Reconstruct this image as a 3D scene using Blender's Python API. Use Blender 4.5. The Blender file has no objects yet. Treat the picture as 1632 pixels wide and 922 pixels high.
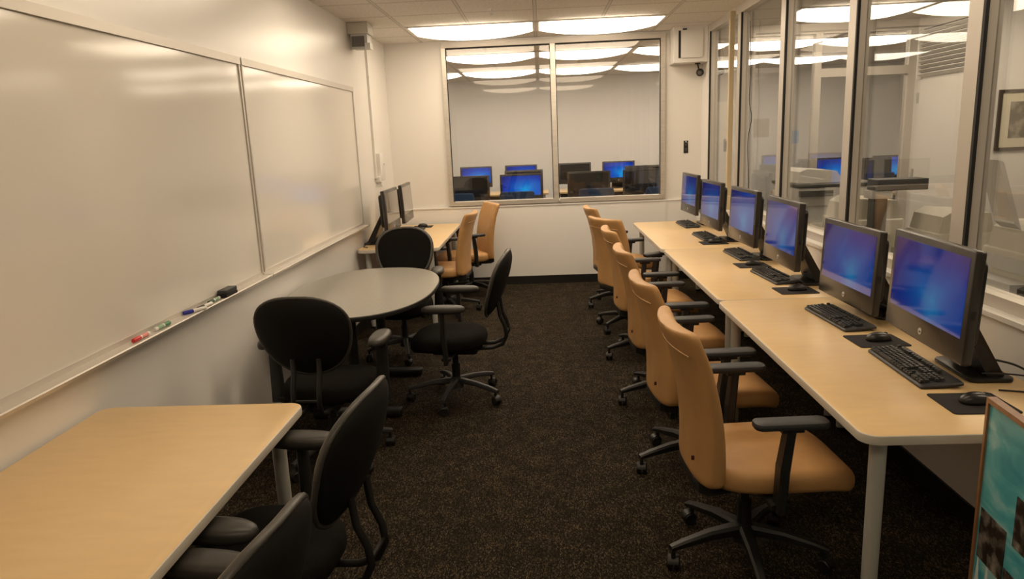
import bpy, math, random
from mathutils import Matrix, Vector
random.seed(7)
PI = math.pi
scene = bpy.context.scene
COL = scene.collection

# ------------------------------------------------------------------ materials
def lin(c):
    return tuple((v/255/12.92) if v/255 <= .04045 else ((v/255+.055)/1.055)**2.4 for v in c)
MATS = {}
def mat(name, col, rough=.5, metal=0., spec=.5, noise=None, bump=None, coat=0., emit=None, estr=0.):
    m = bpy.data.materials.new(name); m.use_nodes = True
    nt = m.node_tree; b = nt.nodes['Principled BSDF']
    b.inputs['Base Color'].default_value = (*col, 1)
    b.inputs['Roughness'].default_value = rough
    b.inputs['Metallic'].default_value = metal
    b.inputs['Specular IOR Level'].default_value = spec
    b.inputs['Coat Weight'].default_value = coat
    if emit:
        b.inputs['Emission Color'].default_value = (*emit, 1)
        b.inputs['Emission Strength'].default_value = estr
    tc = nt.nodes.new('ShaderNodeTexCoord')
    if noise:                                   # (scale vec, amount, detail)
        sc, amt, det = noise
        mp = nt.nodes.new('ShaderNodeMapping'); mp.inputs['Scale'].default_value = sc
        nt.links.new(tc.outputs['Object'], mp.inputs['Vector'])
        n = nt.nodes.new('ShaderNodeTexNoise'); n.inputs['Detail'].default_value = det
        n.inputs['Scale'].default_value = 1
        nt.links.new(mp.outputs[0], n.inputs['Vector'])
        r = nt.nodes.new('ShaderNodeValToRGB')
        r.color_ramp.elements[0].position = .3; r.color_ramp.elements[1].position = .7
        r.color_ramp.elements[0].color = (*[c*(1-amt) for c in col], 1)
        r.color_ramp.elements[1].color = (*[min(1, c*(1+amt)) for c in col], 1)
        nt.links.new(n.outputs['Fac'], r.inputs['Fac'])
        nt.links.new(r.outputs['Color'], b.inputs['Base Color'])
    if bump:
        sc, st = bump
        n2 = nt.nodes.new('ShaderNodeTexNoise'); n2.inputs['Scale'].default_value = sc; n2.inputs['Detail'].default_value = 3
        nt.links.new(tc.outputs['Object'], n2.inputs['Vector'])
        bp = nt.nodes.new('ShaderNodeBump'); bp.inputs['Strength'].default_value = st; bp.inputs['Distance'].default_value = .01
        nt.links.new(n2.outputs['Fac'], bp.inputs['Height'])
        nt.links.new(bp.outputs[0], b.inputs['Normal'])
    MATS[name] = m
    return m

WALL = mat('painted_wall', (.80, .775, .74), .30, spec=.5, bump=(3.2, .18))
WALLM = mat('matte_wall', (.78, .76, .73), .6, bump=(40, .05))
LABWALL = mat('lab_wall', (.78, .77, .75), .6, bump=(30, .05))
TRIMW = mat('white_trim', (.84, .82, .79), .35)
BASEB = mat('black_vinyl_base', (.012, .011, .010), .45)
ALU = mat('brushed_aluminium', (.66, .62, .56), .38, metal=.6, noise=((3, 3, 60), .06, 2))
ALUP = mat('painted_aluminium', (.62, .58, .53), .42, metal=.35)
GASK = mat('black_gasket', (.008, .008, .008), .6)
MAPLE = mat('maple_laminate', (.77, .55, .285), .33, noise=((7, 30, 7), .035, 6))
MAPLEX = mat('maple_laminate_cross', (.76, .55, .32), .34, noise=((26, 5, 5), .06, 5))
EDGE = mat('grey_edge_band', (.60, .55, .47), .5)
GREYM = mat('grey_painted_steel', (.50, .49, .45), .45, metal=.2)
DLAM = mat('grey_laminate', (.30, .285, .25), .28, noise=((60, 60, 60), .08, 2))
BLK = mat('black_plastic', (.010, .0095, .009), .45)
BLK2 = mat('charcoal_plastic', (.026, .026, .028), .5, bump=(400, .1))
PADM = mat('grey_vinyl', (.030, .027, .023), .42)
RIM = mat('grey_shell_plastic', (.052, .048, .042), .42)
SHELL = mat('black_back_shell', (.008, .007, .006), .75, spec=.2)
FAB = mat('black_fabric', (.008, .007, .006), .95, spec=.1, bump=(350, .3))
TAN = mat('tan_leather', (.51, .285, .112), .5, spec=.4, noise=((9, 9, 9), .07, 4), bump=(60, .06))
TAND = mat('tan_seam_thread', (.66, .42, .22), .6)
DKRED = mat('maroon_tag', (.07, .01, .008), .6)
PCB = mat('monitor_black', (.013, .012, .0115), .32)
BEZ = mat('monitor_bezel', (.035, .031, .028), .24, spec=.6)
KEYM = mat('key_black', (.02, .02, .02), .42)
PADB = mat('mouse_pad_foam', (.014, .012, .013), .85, bump=(600, .15))
LOGO = mat('logo_silver', (.6, .6, .62), .3, metal=.5)
WB = mat('whiteboard_enamel', (.77, .735, .68), .11, spec=.5, bump=(1.6, .07))
WHITEP = mat('white_plastic', (.78, .76, .72), .4)
CREAM = mat('cream_plastic', (.62, .52, .34), .45)
BEIGE = mat('beige_plastic', (.60, .57, .50), .5)
LGREY = mat('light_grey_plastic', (.55, .545, .53), .45)
DGREY = mat('dark_grey_plastic', (.06, .062, .058), .45)
BLUEF = mat('navy_fabric', (.02, .05, .12), .85, bump=(200, .2))
WOODF = mat('brown_wood_frame', (.26, .12, .05), .4, noise=((30, 4, 4), .2, 4))
DWOOD = mat('dark_picture_frame', (.05, .035, .025), .4)
MATB = mat('picture_mount', (.62, .58, .44), .8)
RED = mat('red_plastic', (.62, .03, .03), .35)
REDL = mat('red_label', (.72, .25, .22), .4)
GREEN = mat('green_plastic', (.02, .20, .06), .35)
GREENL = mat('green_label', (.25, .42, .27), .4)
DGREEN = mat('dark_green_plastic', (.015, .07, .035), .35)
BLUE = mat('blue_plastic', (.015, .02, .30), .35)
DARKL = mat('emergency_lens', (.12, .11, .10), .15)
CABLE = mat('black_cable', (.012, .012, .012), .5)
CREAMC = mat('cream_cable', (.5, .4, .25), .5)

def nodes_of(name):
    m = bpy.data.materials.new(name); m.use_nodes = True
    nt = m.node_tree
    return m, nt, nt.nodes['Principled BSDF']

def carpet_mat():
    m, nt, b = nodes_of('loop_pile_carpet')
    tc = nt.nodes.new('ShaderNodeTexCoord')
    mp = nt.nodes.new('ShaderNodeMapping'); mp.inputs['Scale'].default_value = (300, 120, 120)
    nt.links.new(tc.outputs['Object'], mp.inputs['Vector'])
    v = nt.nodes.new('ShaderNodeTexVoronoi'); v.inputs['Scale'].default_value = 1
    nt.links.new(mp.outputs[0], v.inputs['Vector'])
    r = nt.nodes.new('ShaderNodeValToRGB'); cr = r.color_ramp
    cr.interpolation = 'CONSTANT'
    cr.elements[0].position = 0; cr.elements[0].color = (.009, .0068, .0045, 1)
    cr.elements[1].position = .35; cr.elements[1].color = (.018, .0135, .0085, 1)
    for p, c in ((.60, (.032, .024, .0145, 1)), (.80, (.060, .045, .027, 1)), (.93, (.105, .081, .050, 1))):
        e = cr.elements.new(p); e.color = c
    sx = nt.nodes.new('ShaderNodeSeparateColor')
    nt.links.new(v.outputs['Color'], sx.inputs['Color'])
    n = nt.nodes.new('ShaderNodeTexNoise'); n.inputs['Scale'].default_value = 9; n.inputs['Detail'].default_value = 4
    nt.links.new(tc.outputs['Object'], n.inputs['Vector'])
    ad = nt.nodes.new('ShaderNodeMath'); ad.operation = 'MULTIPLY_ADD'
    ad.inputs[1].default_value = .55; ad.inputs[2].default_value = -.27
    nt.links.new(n.outputs['Fac'], ad.inputs[0])
    s2 = nt.nodes.new('ShaderNodeMath'); s2.operation = 'ADD'; s2.use_clamp = True
    nt.links.new(sx.outputs[0], s2.inputs[0]); nt.links.new(ad.outputs[0], s2.inputs[1])
    nt.links.new(s2.outputs[0], r.inputs['Fac']); nt.links.new(r.outputs['Color'], b.inputs['Base Color'])
    b.inputs['Roughness'].default_value = .95; b.inputs['Specular IOR Level'].default_value = .1
    bp = nt.nodes.new('ShaderNodeBump'); bp.inputs['Strength'].default_value = .5; bp.inputs['Distance'].default_value = .004
    nt.links.new(v.outputs['Distance'], bp.inputs['Height']); nt.links.new(bp.outputs[0], b.inputs['Normal'])
    return m

def ceiling_mat():
    m, nt, b = nodes_of('acoustic_ceiling_tiles')
    tc = nt.nodes.new('ShaderNodeTexCoord'); sp = nt.nodes.new('ShaderNodeSeparateXYZ')
    nt.links.new(tc.outputs['Object'], sp.inputs[0])
    def line(sock, period, off, half):
        a = nt.nodes.new('ShaderNodeMath'); a.operation = 'ADD'; a.inputs[1].default_value = -off + period*40
        nt.links.new(sock, a.inputs[0])
        d = nt.nodes.new('ShaderNodeMath'); d.operation = 'DIVIDE'; d.inputs[1].default_value = period
        nt.links.new(a.outputs[0], d.inputs[0])
        f = nt.nodes.new('ShaderNodeMath'); f.operation = 'FRACT'; nt.links.new(d.outputs[0], f.inputs[0])
        s = nt.nodes.new('ShaderNodeMath'); s.operation = 'SUBTRACT'; s.inputs[1].default_value = .5
        nt.links.new(f.outputs[0], s.inputs[0])
        ab = nt.nodes.new('ShaderNodeMath'); ab.operation = 'ABSOLUTE'; nt.links.new(s.outputs[0], ab.inputs[0])
        g = nt.nodes.new('ShaderNodeMath'); g.operation = 'GREATER_THAN'; g.inputs[1].default_value = .5-half/period
        nt.links.new(ab.outputs[0], g.inputs[0])
        return g.outputs[0]
    lx = line(sp.outputs[0], .6255, -.01, .012)
    ly = line(sp.outputs[1], .607, 7.03, .012)
    lx2 = line(sp.outputs[0], .6255, -.01, .0155)
    ly2 = line(sp.outputs[1], .607, 7.03, .0155)
    def mx(a, c):
        q = nt.nodes.new('ShaderNodeMath'); q.operation = 'MAXIMUM'
        nt.links.new(a, q.inputs[0]); nt.links.new(c, q.inputs[1]); return q.outputs[0]
    n = nt.nodes.new('ShaderNodeTexNoise'); n.inputs['Scale'].default_value = 55; n.inputs['Detail'].default_value = 6
    nt.links.new(tc.outputs['Object'], n.inputs['Vector'])
    r = nt.nodes.new('ShaderNodeValToRGB')
    r.color_ramp.elements[0].position = .35; r.color_ramp.elements[1].position = .6
    r.color_ramp.elements[0].color = (.74, .715, .68, 1); r.color_ramp.elements[1].color = (.86, .835, .80, 1)
    nt.links.new(n.outputs['Fac'], r.inputs['Fac'])
    m1 = nt.nodes.new('ShaderNodeMix'); m1.data_type = 'RGBA'; m1.inputs[7].default_value = (.25, .23, .21, 1)
    nt.links.new(mx(lx2, ly2), m1.inputs[0]); nt.links.new(r.outputs['Color'], m1.inputs[6])
    m2 = nt.nodes.new('ShaderNodeMix'); m2.data_type = 'RGBA'; m2.inputs[7].default_value = (.70, .68, .64, 1)
    nt.links.new(mx(lx, ly), m2.inputs[0]); nt.links.new(m1.outputs[2], m2.inputs[6])
    nt.links.new(m2.outputs[2], b.inputs['Base Color'])
    b.inputs['Roughness'].default_value = .85
    bp = nt.nodes.new('ShaderNodeBump'); bp.inputs['Strength'].default_value = .25; bp.inputs['Distance'].default_value = .004
    nt.links.new(n.outputs['Fac'], bp.inputs['Height']); nt.links.new(bp.outputs[0], b.inputs['Normal'])
    return m

def glass_mat(name, tint):
    m = bpy.data.materials.new(name); m.use_nodes = True; nt = m.node_tree
    for n in list(nt.nodes): nt.nodes.remove(n)
    o = nt.nodes.new('ShaderNodeOutputMaterial'); mix = nt.nodes.new('ShaderNodeMixShader')
    t = nt.nodes.new('ShaderNodeBsdfTransparent'); t.inputs['Color'].default_value = (*tint, 1)
    g = nt.nodes.new('ShaderNodeBsdfGlossy'); g.inputs['Roughness'].default_value = 0
    g.inputs['Color'].default_value = (.95, .95, .95, 1)
    geo = nt.nodes.new('ShaderNodeNewGeometry')
    mr = nt.nodes.new('ShaderNodeMapRange'); mr.inputs['To Min'].default_value = 1.5; mr.inputs['To Max'].default_value = 1/1.5
    nt.links.new(geo.outputs['Backfacing'], mr.inputs['Value'])
    f = nt.nodes.new('ShaderNodeFresnel'); nt.links.new(mr.outputs[0], f.inputs['IOR'])
    nt.links.new(f.outputs[0], mix.inputs[0]); nt.links.new(t.outputs[0], mix.inputs[1]); nt.links.new(g.outputs[0], mix.inputs[2])
    nt.links.new(mix.outputs[0], o.inputs['Surface'])
    return m

def screen_mat(name, strength):
    m, nt, b = nodes_of(name)
    b.inputs['Base Color'].default_value = (.008, .008, .010, 1)
    b.inputs['Roughness'].default_value = .06
    b.inputs['IOR'].default_value = 1.55
    b.inputs['Coat Weight'].default_value = .35; b.inputs['Coat Roughness'].default_value = .05; b.inputs['Coat IOR'].default_value = 1.7
    tc = nt.nodes.new('ShaderNodeTexCoord')
    sp = nt.nodes.new('ShaderNodeSeparateXYZ'); nt.links.new(tc.outputs['Generated'], sp.inputs[0])
    def mth(op, a, c=None, clamp=False):
        q = nt.nodes.new('ShaderNodeMath'); q.operation = op; q.use_clamp = clamp
        for i, v in enumerate((a, c)):
            if v is None: continue
            if isinstance(v, (int, float)): q.inputs[i].default_value = v
            else: nt.links.new(v, q.inputs[i])
        return q.outputs[0]
    dx = mth('MULTIPLY', mth('SUBTRACT', sp.outputs[0], .62), 1.35)
    dz = mth('SUBTRACT', sp.outputs[2], .30)
    d = mth('SQRT', mth('ADD', mth('MULTIPLY', dx, dx), mth('MULTIPLY', dz, dz)))
    mp = nt.nodes.new('ShaderNodeMapping'); mp.inputs['Scale'].default_value = (3, 1, 1.2); mp.inputs['Rotation'].default_value = (0, .5, 0)
    nt.links.new(tc.outputs['Generated'], mp.inputs['Vector'])
    n = nt.nodes.new('ShaderNodeTexNoise'); n.inputs['Scale'].default_value = 1.6; n.inputs['Detail'].default_value = 1
    nt.links.new(mp.outputs[0], n.inputs['Vector'])
    d2 = mth('ADD', d, mth('MULTIPLY', mth('SUBTRACT', n.outputs['Fac'], .5), .35))
    r = nt.nodes.new('ShaderNodeValToRGB'); cr = r.color_ramp
    cr.elements[0].position = 0; cr.elements[0].color = (.015, .40, .85, 1)
    cr.elements[1].position = .95; cr.elements[1].color = (.003, .012, .20, 1)
    e = cr.elements.new(.28); e.color = (.001, .15, .62, 1)
    e = cr.elements.new(.60); e.color = (.002, .045, .42, 1)
    nt.links.new(d2, r.inputs['Fac'])
    nt.links.new(r.outputs['Color'], b.inputs['Emission Color'])
    b.inputs['Emission Strength'].default_value = strength
    return m

def poster_mat():
    m, nt, b = nodes_of('teal_sea_poster')
    tc = nt.nodes.new('ShaderNodeTexCoord')
    mp = nt.nodes.new('ShaderNodeMapping'); mp.inputs['Scale'].default_value = (2.2, 2.2, 5)
    nt.links.new(tc.outputs['Object'], mp.inputs['Vector'])
    n = nt.nodes.new('ShaderNodeTexNoise'); n.inputs['Scale'].default_value = 2; n.inputs['Detail'].default_value = 6; n.inputs['Distortion'].default_value = 1.2
    nt.links.new(mp.outputs[0], n.inputs['Vector'])
    r = nt.nodes.new('ShaderNodeValToRGB'); cr = r.color_ramp
    cr.elements[0].position = .3; cr.elements[0].color = (.025, .25, .32, 1)
    cr.elements[1].position = .72; cr.elements[1].color = (.42, .62, .60, 1)
    e = cr.elements.new(.5); e.color = (.10, .40, .44, 1)
    nt.links.new(n.outputs['Fac'], r.inputs['Fac']); nt.links.new(r.outputs['Color'], b.inputs['Base Color'])
    b.inputs['Roughness'].default_value = .35
    return m

def photo_mat(name, a, c, sc):
    m, nt, b = nodes_of(name)
    tc = nt.nodes.new('ShaderNodeTexCoord')
    n = nt.nodes.new('ShaderNodeTexNoise'); n.inputs['Scale'].default_value = sc; n.inputs['Detail'].default_value = 5
    nt.links.new(tc.outputs['Object'], n.inputs['Vector'])
    r = nt.nodes.new('ShaderNodeValToRGB')
    r.color_ramp.elements[0].position = .45; r.color_ramp.elements[0].color = (*a, 1)
    r.color_ramp.elements[1].position = .75; r.color_ramp.elements[1].color = (*c, 1)
    nt.links.new(n.outputs['Fac'], r.inputs['Fac']); nt.links.new(r.outputs['Color'], b.inputs['Base Color'])
    b.inputs['Roughness'].default_value = .4
    return m

CARPET = carpet_mat(); CEIL = ceiling_mat()
GLASS = glass_mat('clear_pane', (.90, .90, .89)); GLASST = glass_mat('grey_tinted_pane', (.86, .85, .84))
SCR = screen_mat('lit_blue_screen', .34); SCRL = screen_mat('lit_blue_screen_bright', 1.15)
SCROFF = mat('dark_screen', (.02, .019, .018), .08, spec=.6, coat=1.0)
LAMP = mat('lamp_diffuser', (.8, .8, .8), .5, emit=(1, .82, .60), estr=8.5)
LAMPD = mat('dim_lamp_diffuser', (.8, .8, .8), .5, emit=(1, .80, .56), estr=4.5)
LABL = mat('lab_lamp_diffuser', (.8, .8, .8), .5, emit=(1, .86, .68), estr=8.0)
POSTER = poster_mat()
PHOTO1 = photo_mat('dark_photo_print', (.02, .014, .010), (.30, .26, .22), 22)
PHOTO2 = photo_mat('picture_print', (.10, .085, .06), (.42, .38, .30), 9)

# ------------------------------------------------------------------ mesh building
class MB:
    def __init__(s): s.v = []; s.f = []; s.M = Matrix.Identity(4)
    def _add(s, pts):
        i = len(s.v)
        s.v += [tuple(s.M @ Vector(p)) for p in pts]
        return i
    def box(s, x0, x1, y0, y1, z0, z1):
        i = s._add([(x0,y0,z0),(x1,y0,z0),(x1,y1,z0),(x0,y1,z0),(x0,y0,z1),(x1,y0,z1),(x1,y1,z1),(x0,y1,z1)])
        for q in ((0,3,2,1),(4,5,6,7),(0,1,5,4),(1,2,6,5),(2,3,7,6),(3,0,4,7)): s.f.append([i+k for k in q])
        return s
    def loft(s, rings, cap0=True, cap1=True, closed=False):
        n = len(rings[0]); st = [s._add(r) for r in rings]
        pairs = list(zip(st, st[1:])) + ([(st[-1], st[0])] if closed else [])
        for a, b in pairs:
            for k in range(n):
                s.f.append([a+k, a+(k+1) % n, b+(k+1) % n, b+k])
        if not closed:
            if cap0: s.f.append([st[0]+k for k in reversed(range(n))])
            if cap1: s.f.append([st[-1]+k for k in range(n)])
        return s
    def cyl(s, p0, p1, r0, r1=None, n=16):
        r1 = r0 if r1 is None else r1
        p0 = Vector(p0); p1 = Vector(p1); d = (p1-p0).normalized()
        u = d.orthogonal().normalized(); w = d.cross(u)
        R = lambda p, r: [tuple(p+(u*math.cos(2*PI*k/n)+w*math.sin(2*PI*k/n))*r) for k in range(n)]
        return s.loft([R(p0, r0), R(p1, r1)])
    def tube(s, path, r, n=8, sy=1.):
        P = [Vector(p) for p in path]; rings = []
        u = None
        for i, p in enumerate(P):
            d = (P[min(i+1, len(P)-1)]-P[max(i-1, 0)]).normalized()
            if u is None: u = d.orthogonal().normalized()
            u = (u-d*u.dot(d)).normalized(); w = d.cross(u)
            rr = r[i] if isinstance(r, (list, tuple)) else r
            rings.append([tuple(p+(u*math.cos(2*PI*k/n)+w*math.sin(2*PI*k/n)*sy)*rr) for k in range(n)])
        return s.loft(rings)
    def slab(s, w, d, z0, z1, r, b=.003, n=5):          # rounded rectangle slab, soft edges
        R = lambda ins, z: [(x, y, z) for x, y in rrect(w-2*ins, d-2*ins, max(r-ins, .0004), n)]
        return s.loft([R(b, z0), R(b*.3, z0+b*.3), R(0, z0+b), R(0, z1-b), R(b*.3, z1-b*.3), R(b, z1)])
    def bar(s, p0, p1, w0, h0, w1=None, h1=None):        # tapering box bar
        w1 = w0 if w1 is None else w1; h1 = h0 if h1 is None else h1
        p0 = Vector(p0); p1 = Vector(p1); d = (p1-p0).normalized()
        up = Vector((0,0,1)) if abs(d.z) < .9 else Vector((1,0,0))
        a = d.cross(up).normalized(); u = a.cross(d)
        R = lambda p, w, h: [tuple(p+a*x*w/2+u*y*h/2) for x, y in
             ((-1,-.6),(-.8,-1),(.8,-1),(1,-.6),(1,.6),(.8,1),(-.8,1),(-1,.6))]
        return s.loft([R(p0,w0,h0), R(p1,w1,h1)])
    def ball(s, c, rx, ry=None, rz=None, n=14, m=9):
        ry = ry or rx; rz = rz or rx; rings = []
        for j in range(1, m):
            a = PI*j/m
            rings.append([(c[0]+rx*math.sin(a)*math.cos(2*PI*k/n), c[1]+ry*math.sin(a)*math.sin(2*PI*k/n), c[2]-rz*math.cos(a)) for k in range(n)])
        return s.loft(rings)
    def build(s, name, material, parent=None, smooth=40, loc=None):
        me = bpy.data.meshes.new(name); me.from_pydata(s.v, [], s.f); me.update()
        if smooth:
            me.polygons.foreach_set('use_smooth', [True]*len(me.polygons))
            me.set_sharp_from_angle(angle=math.radians(smooth))
        me.materials.append(material)
        o = bpy.data.objects.new(name, me); COL.objects.link(o)
        if parent: o.parent = parent
        if loc: o.location = loc
        return o
def rrect(w, d, r, n=5):
    r = min(r, w/2-1e-5, d/2-1e-5); out = []
    for cx, cy, a0 in ((w/2-r, d/2-r, 0), (-w/2+r, d/2-r, PI/2), (-w/2+r, -d/2+r, PI), (w/2-r, -d/2+r, 1.5*PI)):
        for k in range(n+1):
            a = a0+PI/2*k/n; out.append((cx+r*math.cos(a), cy+r*math.sin(a)))
    return out
def sup(a, b, n, N=40):
    out = []
    for k in range(N):
        t = 2*PI*k/N; c, q = math.cos(t), math.sin(t)
        out.append((a*math.copysign(abs(c)**(2/n), c), b*math.copysign(abs(q)**(2/n), q)))
    return out
def T(x=0, y=0, z=0): return Matrix.Translation((x, y, z))
def RZ(a): return Matrix.Rotation(a, 4, 'Z')
def RX(a): return Matrix.Rotation(a, 4, 'X')
def RY(a): return Matrix.Rotation(a, 4, 'Y')

def tag(o, label, cat, group=None):
    o['label'] = label; o['category'] = cat
    if group: o['group'] = group
    return o
def thing(name, label, cat, loc=(0,0,0), rz=0., group=None):
    o = bpy.data.objects.new(name, None); COL.objects.link(o)
    o.empty_display_size = .1; o.location = loc; o.rotation_euler = (0, 0, rz)
    return tag(o, label, cat, group)
def struct(o): o['kind'] = 'structure'; return o
def copy_tree(o, parent=None):
    c = o.copy(); COL.objects.link(c)
    if parent: c.parent = parent
    for ch in list(o.children): copy_tree(ch, c)
    return c
def place(proto, first, loc, rz, label, group=None, scale=None):
    o = proto if first else copy_tree(proto)
    o.location = loc; o.rotation_euler = (0, 0, rz); o['label'] = label
    if group: o['group'] = group
    if scale: o.scale = (scale,)*3
    return o

# ------------------------------------------------------------------ room dimensions
XL, D, XR, ZC, YB = -1.687, 8.128, 1.791, 2.73, -2.6
TZ = .742                    # table top
# ------------------------------------------------------------------ the setting
struct(MB().box(-5, 8, YB-.2, 14.2, -.1, 0).build('floor', CARPET, smooth=0))
struct(MB().box(-5, 8, YB-.2, 14.2, ZC, ZC+.1).build('ceiling', CEIL, smooth=0))
struct(MB().box(XL-.12, XL, YB, D+.16, 0, ZC).build('wall_left', WALL, smooth=0))
struct(MB().box(XL-.12, 6.6, YB-.15, YB, 0, ZC).build('wall_rear', WALLM, smooth=0))
w = MB()
FY = D+.025
w.box(XL, -1.05, FY, D+.16, 0, ZC); w.box(1.385, XR+.09, FY, D+.16, 0, ZC)
w.box(-1.05, 1.385, FY, D+.16, 0, .93); w.box(-1.05, 1.385, FY, D+.16, 2.70, ZC)
struct(w.build('wall_far', WALL, smooth=0))
w = MB(); w.box(XL, 1.40, D, FY, 0, .905); w.box(1.40, 1.75, D+.01, FY, 0, .905)
w.box(XL, 1.40, D-.008, FY, .905, .918); w.box(1.40, 1.75, D+.002, FY, .905, .914)
struct(w.build('trim_1', TRIMW, smooth=0))                        # lower wall panel and its ledge
struct(MB().box(XL+.012, 1.74, D-.012, D, 0, .093).build('baseboard_far', BASEB, smooth=0))
struct(MB().box(XL, XL+.012, YB, D, 0, .093).build('baseboard_left', BASEB, smooth=0))
# low wall under the glazing
w = MB(); w.box(1.75, 1.88, YB, D+.02, 0, .905); w.box(1.738, 1.88, YB, D+.02, .905, .925)
struct(w.build('wall_right', TRIMW, smooth=0))
struct(MB().box(1.738, 1.75, YB, D-.012, 0, .093).build('baseboard_right', BASEB, smooth=0))

# window in the far wall
win = MB()
gx0, gx1, gz0, gz1, gm = -1.006, 1.3385, .976, 2.655, .167
wf = bpy.data.objects.new('window_1', None); COL.objects.link(wf); struct(wf)
f = MB(); f.box(-1.052, gx0, D-.012, D+.10, .93, 2.70); f.box(gx1, 1.388, D-.012, D+.10, .93, 2.70)
f.box(gx0, gx1, D-.012, D+.10, .93, gz0); f.box(gm-.028, gm+.028, D-.006, D+.09, gz0, gz1)
f.build('window_frame', ALU, wf, 0)
f = MB(); f.box(-1.052, 1.388, D-.016, D+.10, gz1, 2.712); f.build('window_head', ALUP, wf, 0)
f = MB()
for a, b in ((gx0, gm-.028), (gm+.028, gx1)):
    f.box(a, b, D+.012, D+.03, gz1-.012, gz1); f.box(a, a+.008, D+.012, D+.03, gz0, gz1-.012); f.box(b-.008, b, D+.012, D+.03, gz0, gz1-.012)
f.build('glazing_gasket', GASK, wf, 0)
for a, b in ((gx0, gm-.028), (gm+.028, gx1)):
    MB().box(a, b, D+.035, D+.041, gz0, gz1).build('pane', GLASST, wf, 0)
f = MB(); f.M = T(.20, D-.02, .955) @ RX(PI/2); f.slab(.022, .026, -.012, .012, .004); f.build('window_latch', GREYM, wf)

# glazed partition on the right
gp = bpy.data.objects.new('window_2', None); COL.objects.link(gp); struct(gp)
f = MB(); f.box(XR, XR+.085, YB, 7.84, .925, .976); f.build('bottom_rail', ALUP, gp, 0)
f = MB(); f.box(XR-.004, XR+.085, YB, 7.84, 2.655, ZC); f.build('head_channel', ALUP, gp, 0)
ys = [7.80, 6.63, 5.46, 4.265, 3.075, 1.89, .70, -.49, -1.68]
for i, y in enumerate(ys):
    p = MB(); p.box(XR, XR+.072, y, y+(.04 if i == 0 else .115), .976, 2.655); p.build('mullion', ALUP, gp, 0)
    p = MB(); p.box(XR-.003, XR+.012, y-.006, y+.012, .976, 2.655); p.build('gasket_strip', GASK, gp, 0)
for i in range(len(ys)-1):
    MB().box(XR+.05, XR+.056, ys[i+1]+.115, ys[i], .976, 2.655).build('pane', GLASS, gp, 0)
p = MB()
p.box(XR, XR+.09, 7.84, FY, .925, ZC); struct(p.build('trim_2', TRIMW, smooth=0))

# room beyond the partition (office) and the computer lab beyond the far wall
w = MB()
w.box(6.6, 6.75, YB, 14, 0, ZC); struct(w.build('wall_office_side', WALLM, smooth=0))
w = MB(); w.box(4.06, 6.6, 6.95, 7.05, 0, ZC); struct(w.build('wall_office_picture', WALLM, smooth=0))
w = MB(); w.box(4.06, 4.16, 7.05, D+.16, 0, ZC); struct(w.build('wall_office_louver', WALLM, smooth=0))
w = MB(); w.box(4.06, 6.6, D+.02, D+.16, 0, ZC); struct(w.build('wall_lab_front', LABWALL, smooth=0))
w = MB(); w.box(-4, 6.6, 13.75, 13.9, 0, ZC); struct(w.build('wall_lab_far', LABWALL, smooth=0))
w = MB(); w.box(-4.1, -3.95, D, 13.75, 0, ZC); struct(w.build('wall_lab_left', LABWALL, smooth=0))
w = MB(); w.box(-4, XL-.12, D, D+.16, 0, ZC); struct(w.build('wall_lab_near', LABWALL, smooth=0))

g2 = bpy.data.objects.new('window_3', None); COL.objects.link(g2); struct(g2)
f = MB()
f.box(1.885, 4.06, D, D+.09, 2.62, ZC)
f.box(1.885, 1.94, D, D+.09, 0, 2.62); f.box(2.99, 3.06, D, D+.09, 0, 2.62); f.box(3.98, 4.06, D, D+.09, 0, 2.62)
f.box(3.06, 3.98, D, D+.09, 2.17, 2.26); f.box(1.94, 2.99, D, D+.09, 0, .12); f.box(3.06, 3.98, D, D+.09, 0, .12)
f.build('window_frame', ALUP, g2, 0)
MB().box(1.94, 2.99, D+.04, D+.046, .12, 2.62).build('pane', GLASST, g2, 0)
MB().box(3.06, 3.98, D+.04, D+.046, 2.26, 2.62).build('pane', GLASST, g2, 0)
MB().box(3.06, 3.98, D+.04, D+.046, .12, 2.17).build('pane', GLASST, g2, 0)
# louvered closet door in the side wall of the office
d = bpy.data.objects.new('door_1', None); COL.objects.link(d); struct(d)
MB().box(4.03, 4.06, 7.10, 7.98, .01, 2.08).build('door_leaf', WALLM, d, 0)
f = MB()
for z in (.35, 1.05, 1.85): f.box(4.02, 4.055, 7.965, 8.0, z, z+.11)
f.build('hinge', GREYM, d, 0)
f = MB(); f.box(4.035, 4.06, 7.10, 7.98, 2.12, 2.60); f.build('louver_back', DGREY, d, 0)
f = MB()
for k in range(11):
    z = 2.13+k*.043
    f.M = T(4.02, 0, z) @ RY(math.radians(35)); f.box(-.026, .026, 7.10, 7.98, 0, .007)
f.M = Matrix.Identity(4); f.box(4.0, 4.06, 7.08, 7.10, 2.10, 2.62); f.box(4.0, 4.06, 7.98, 8.0, 2.10, 2.62)
f.build('louver', TRIMW, d, 0)

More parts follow.
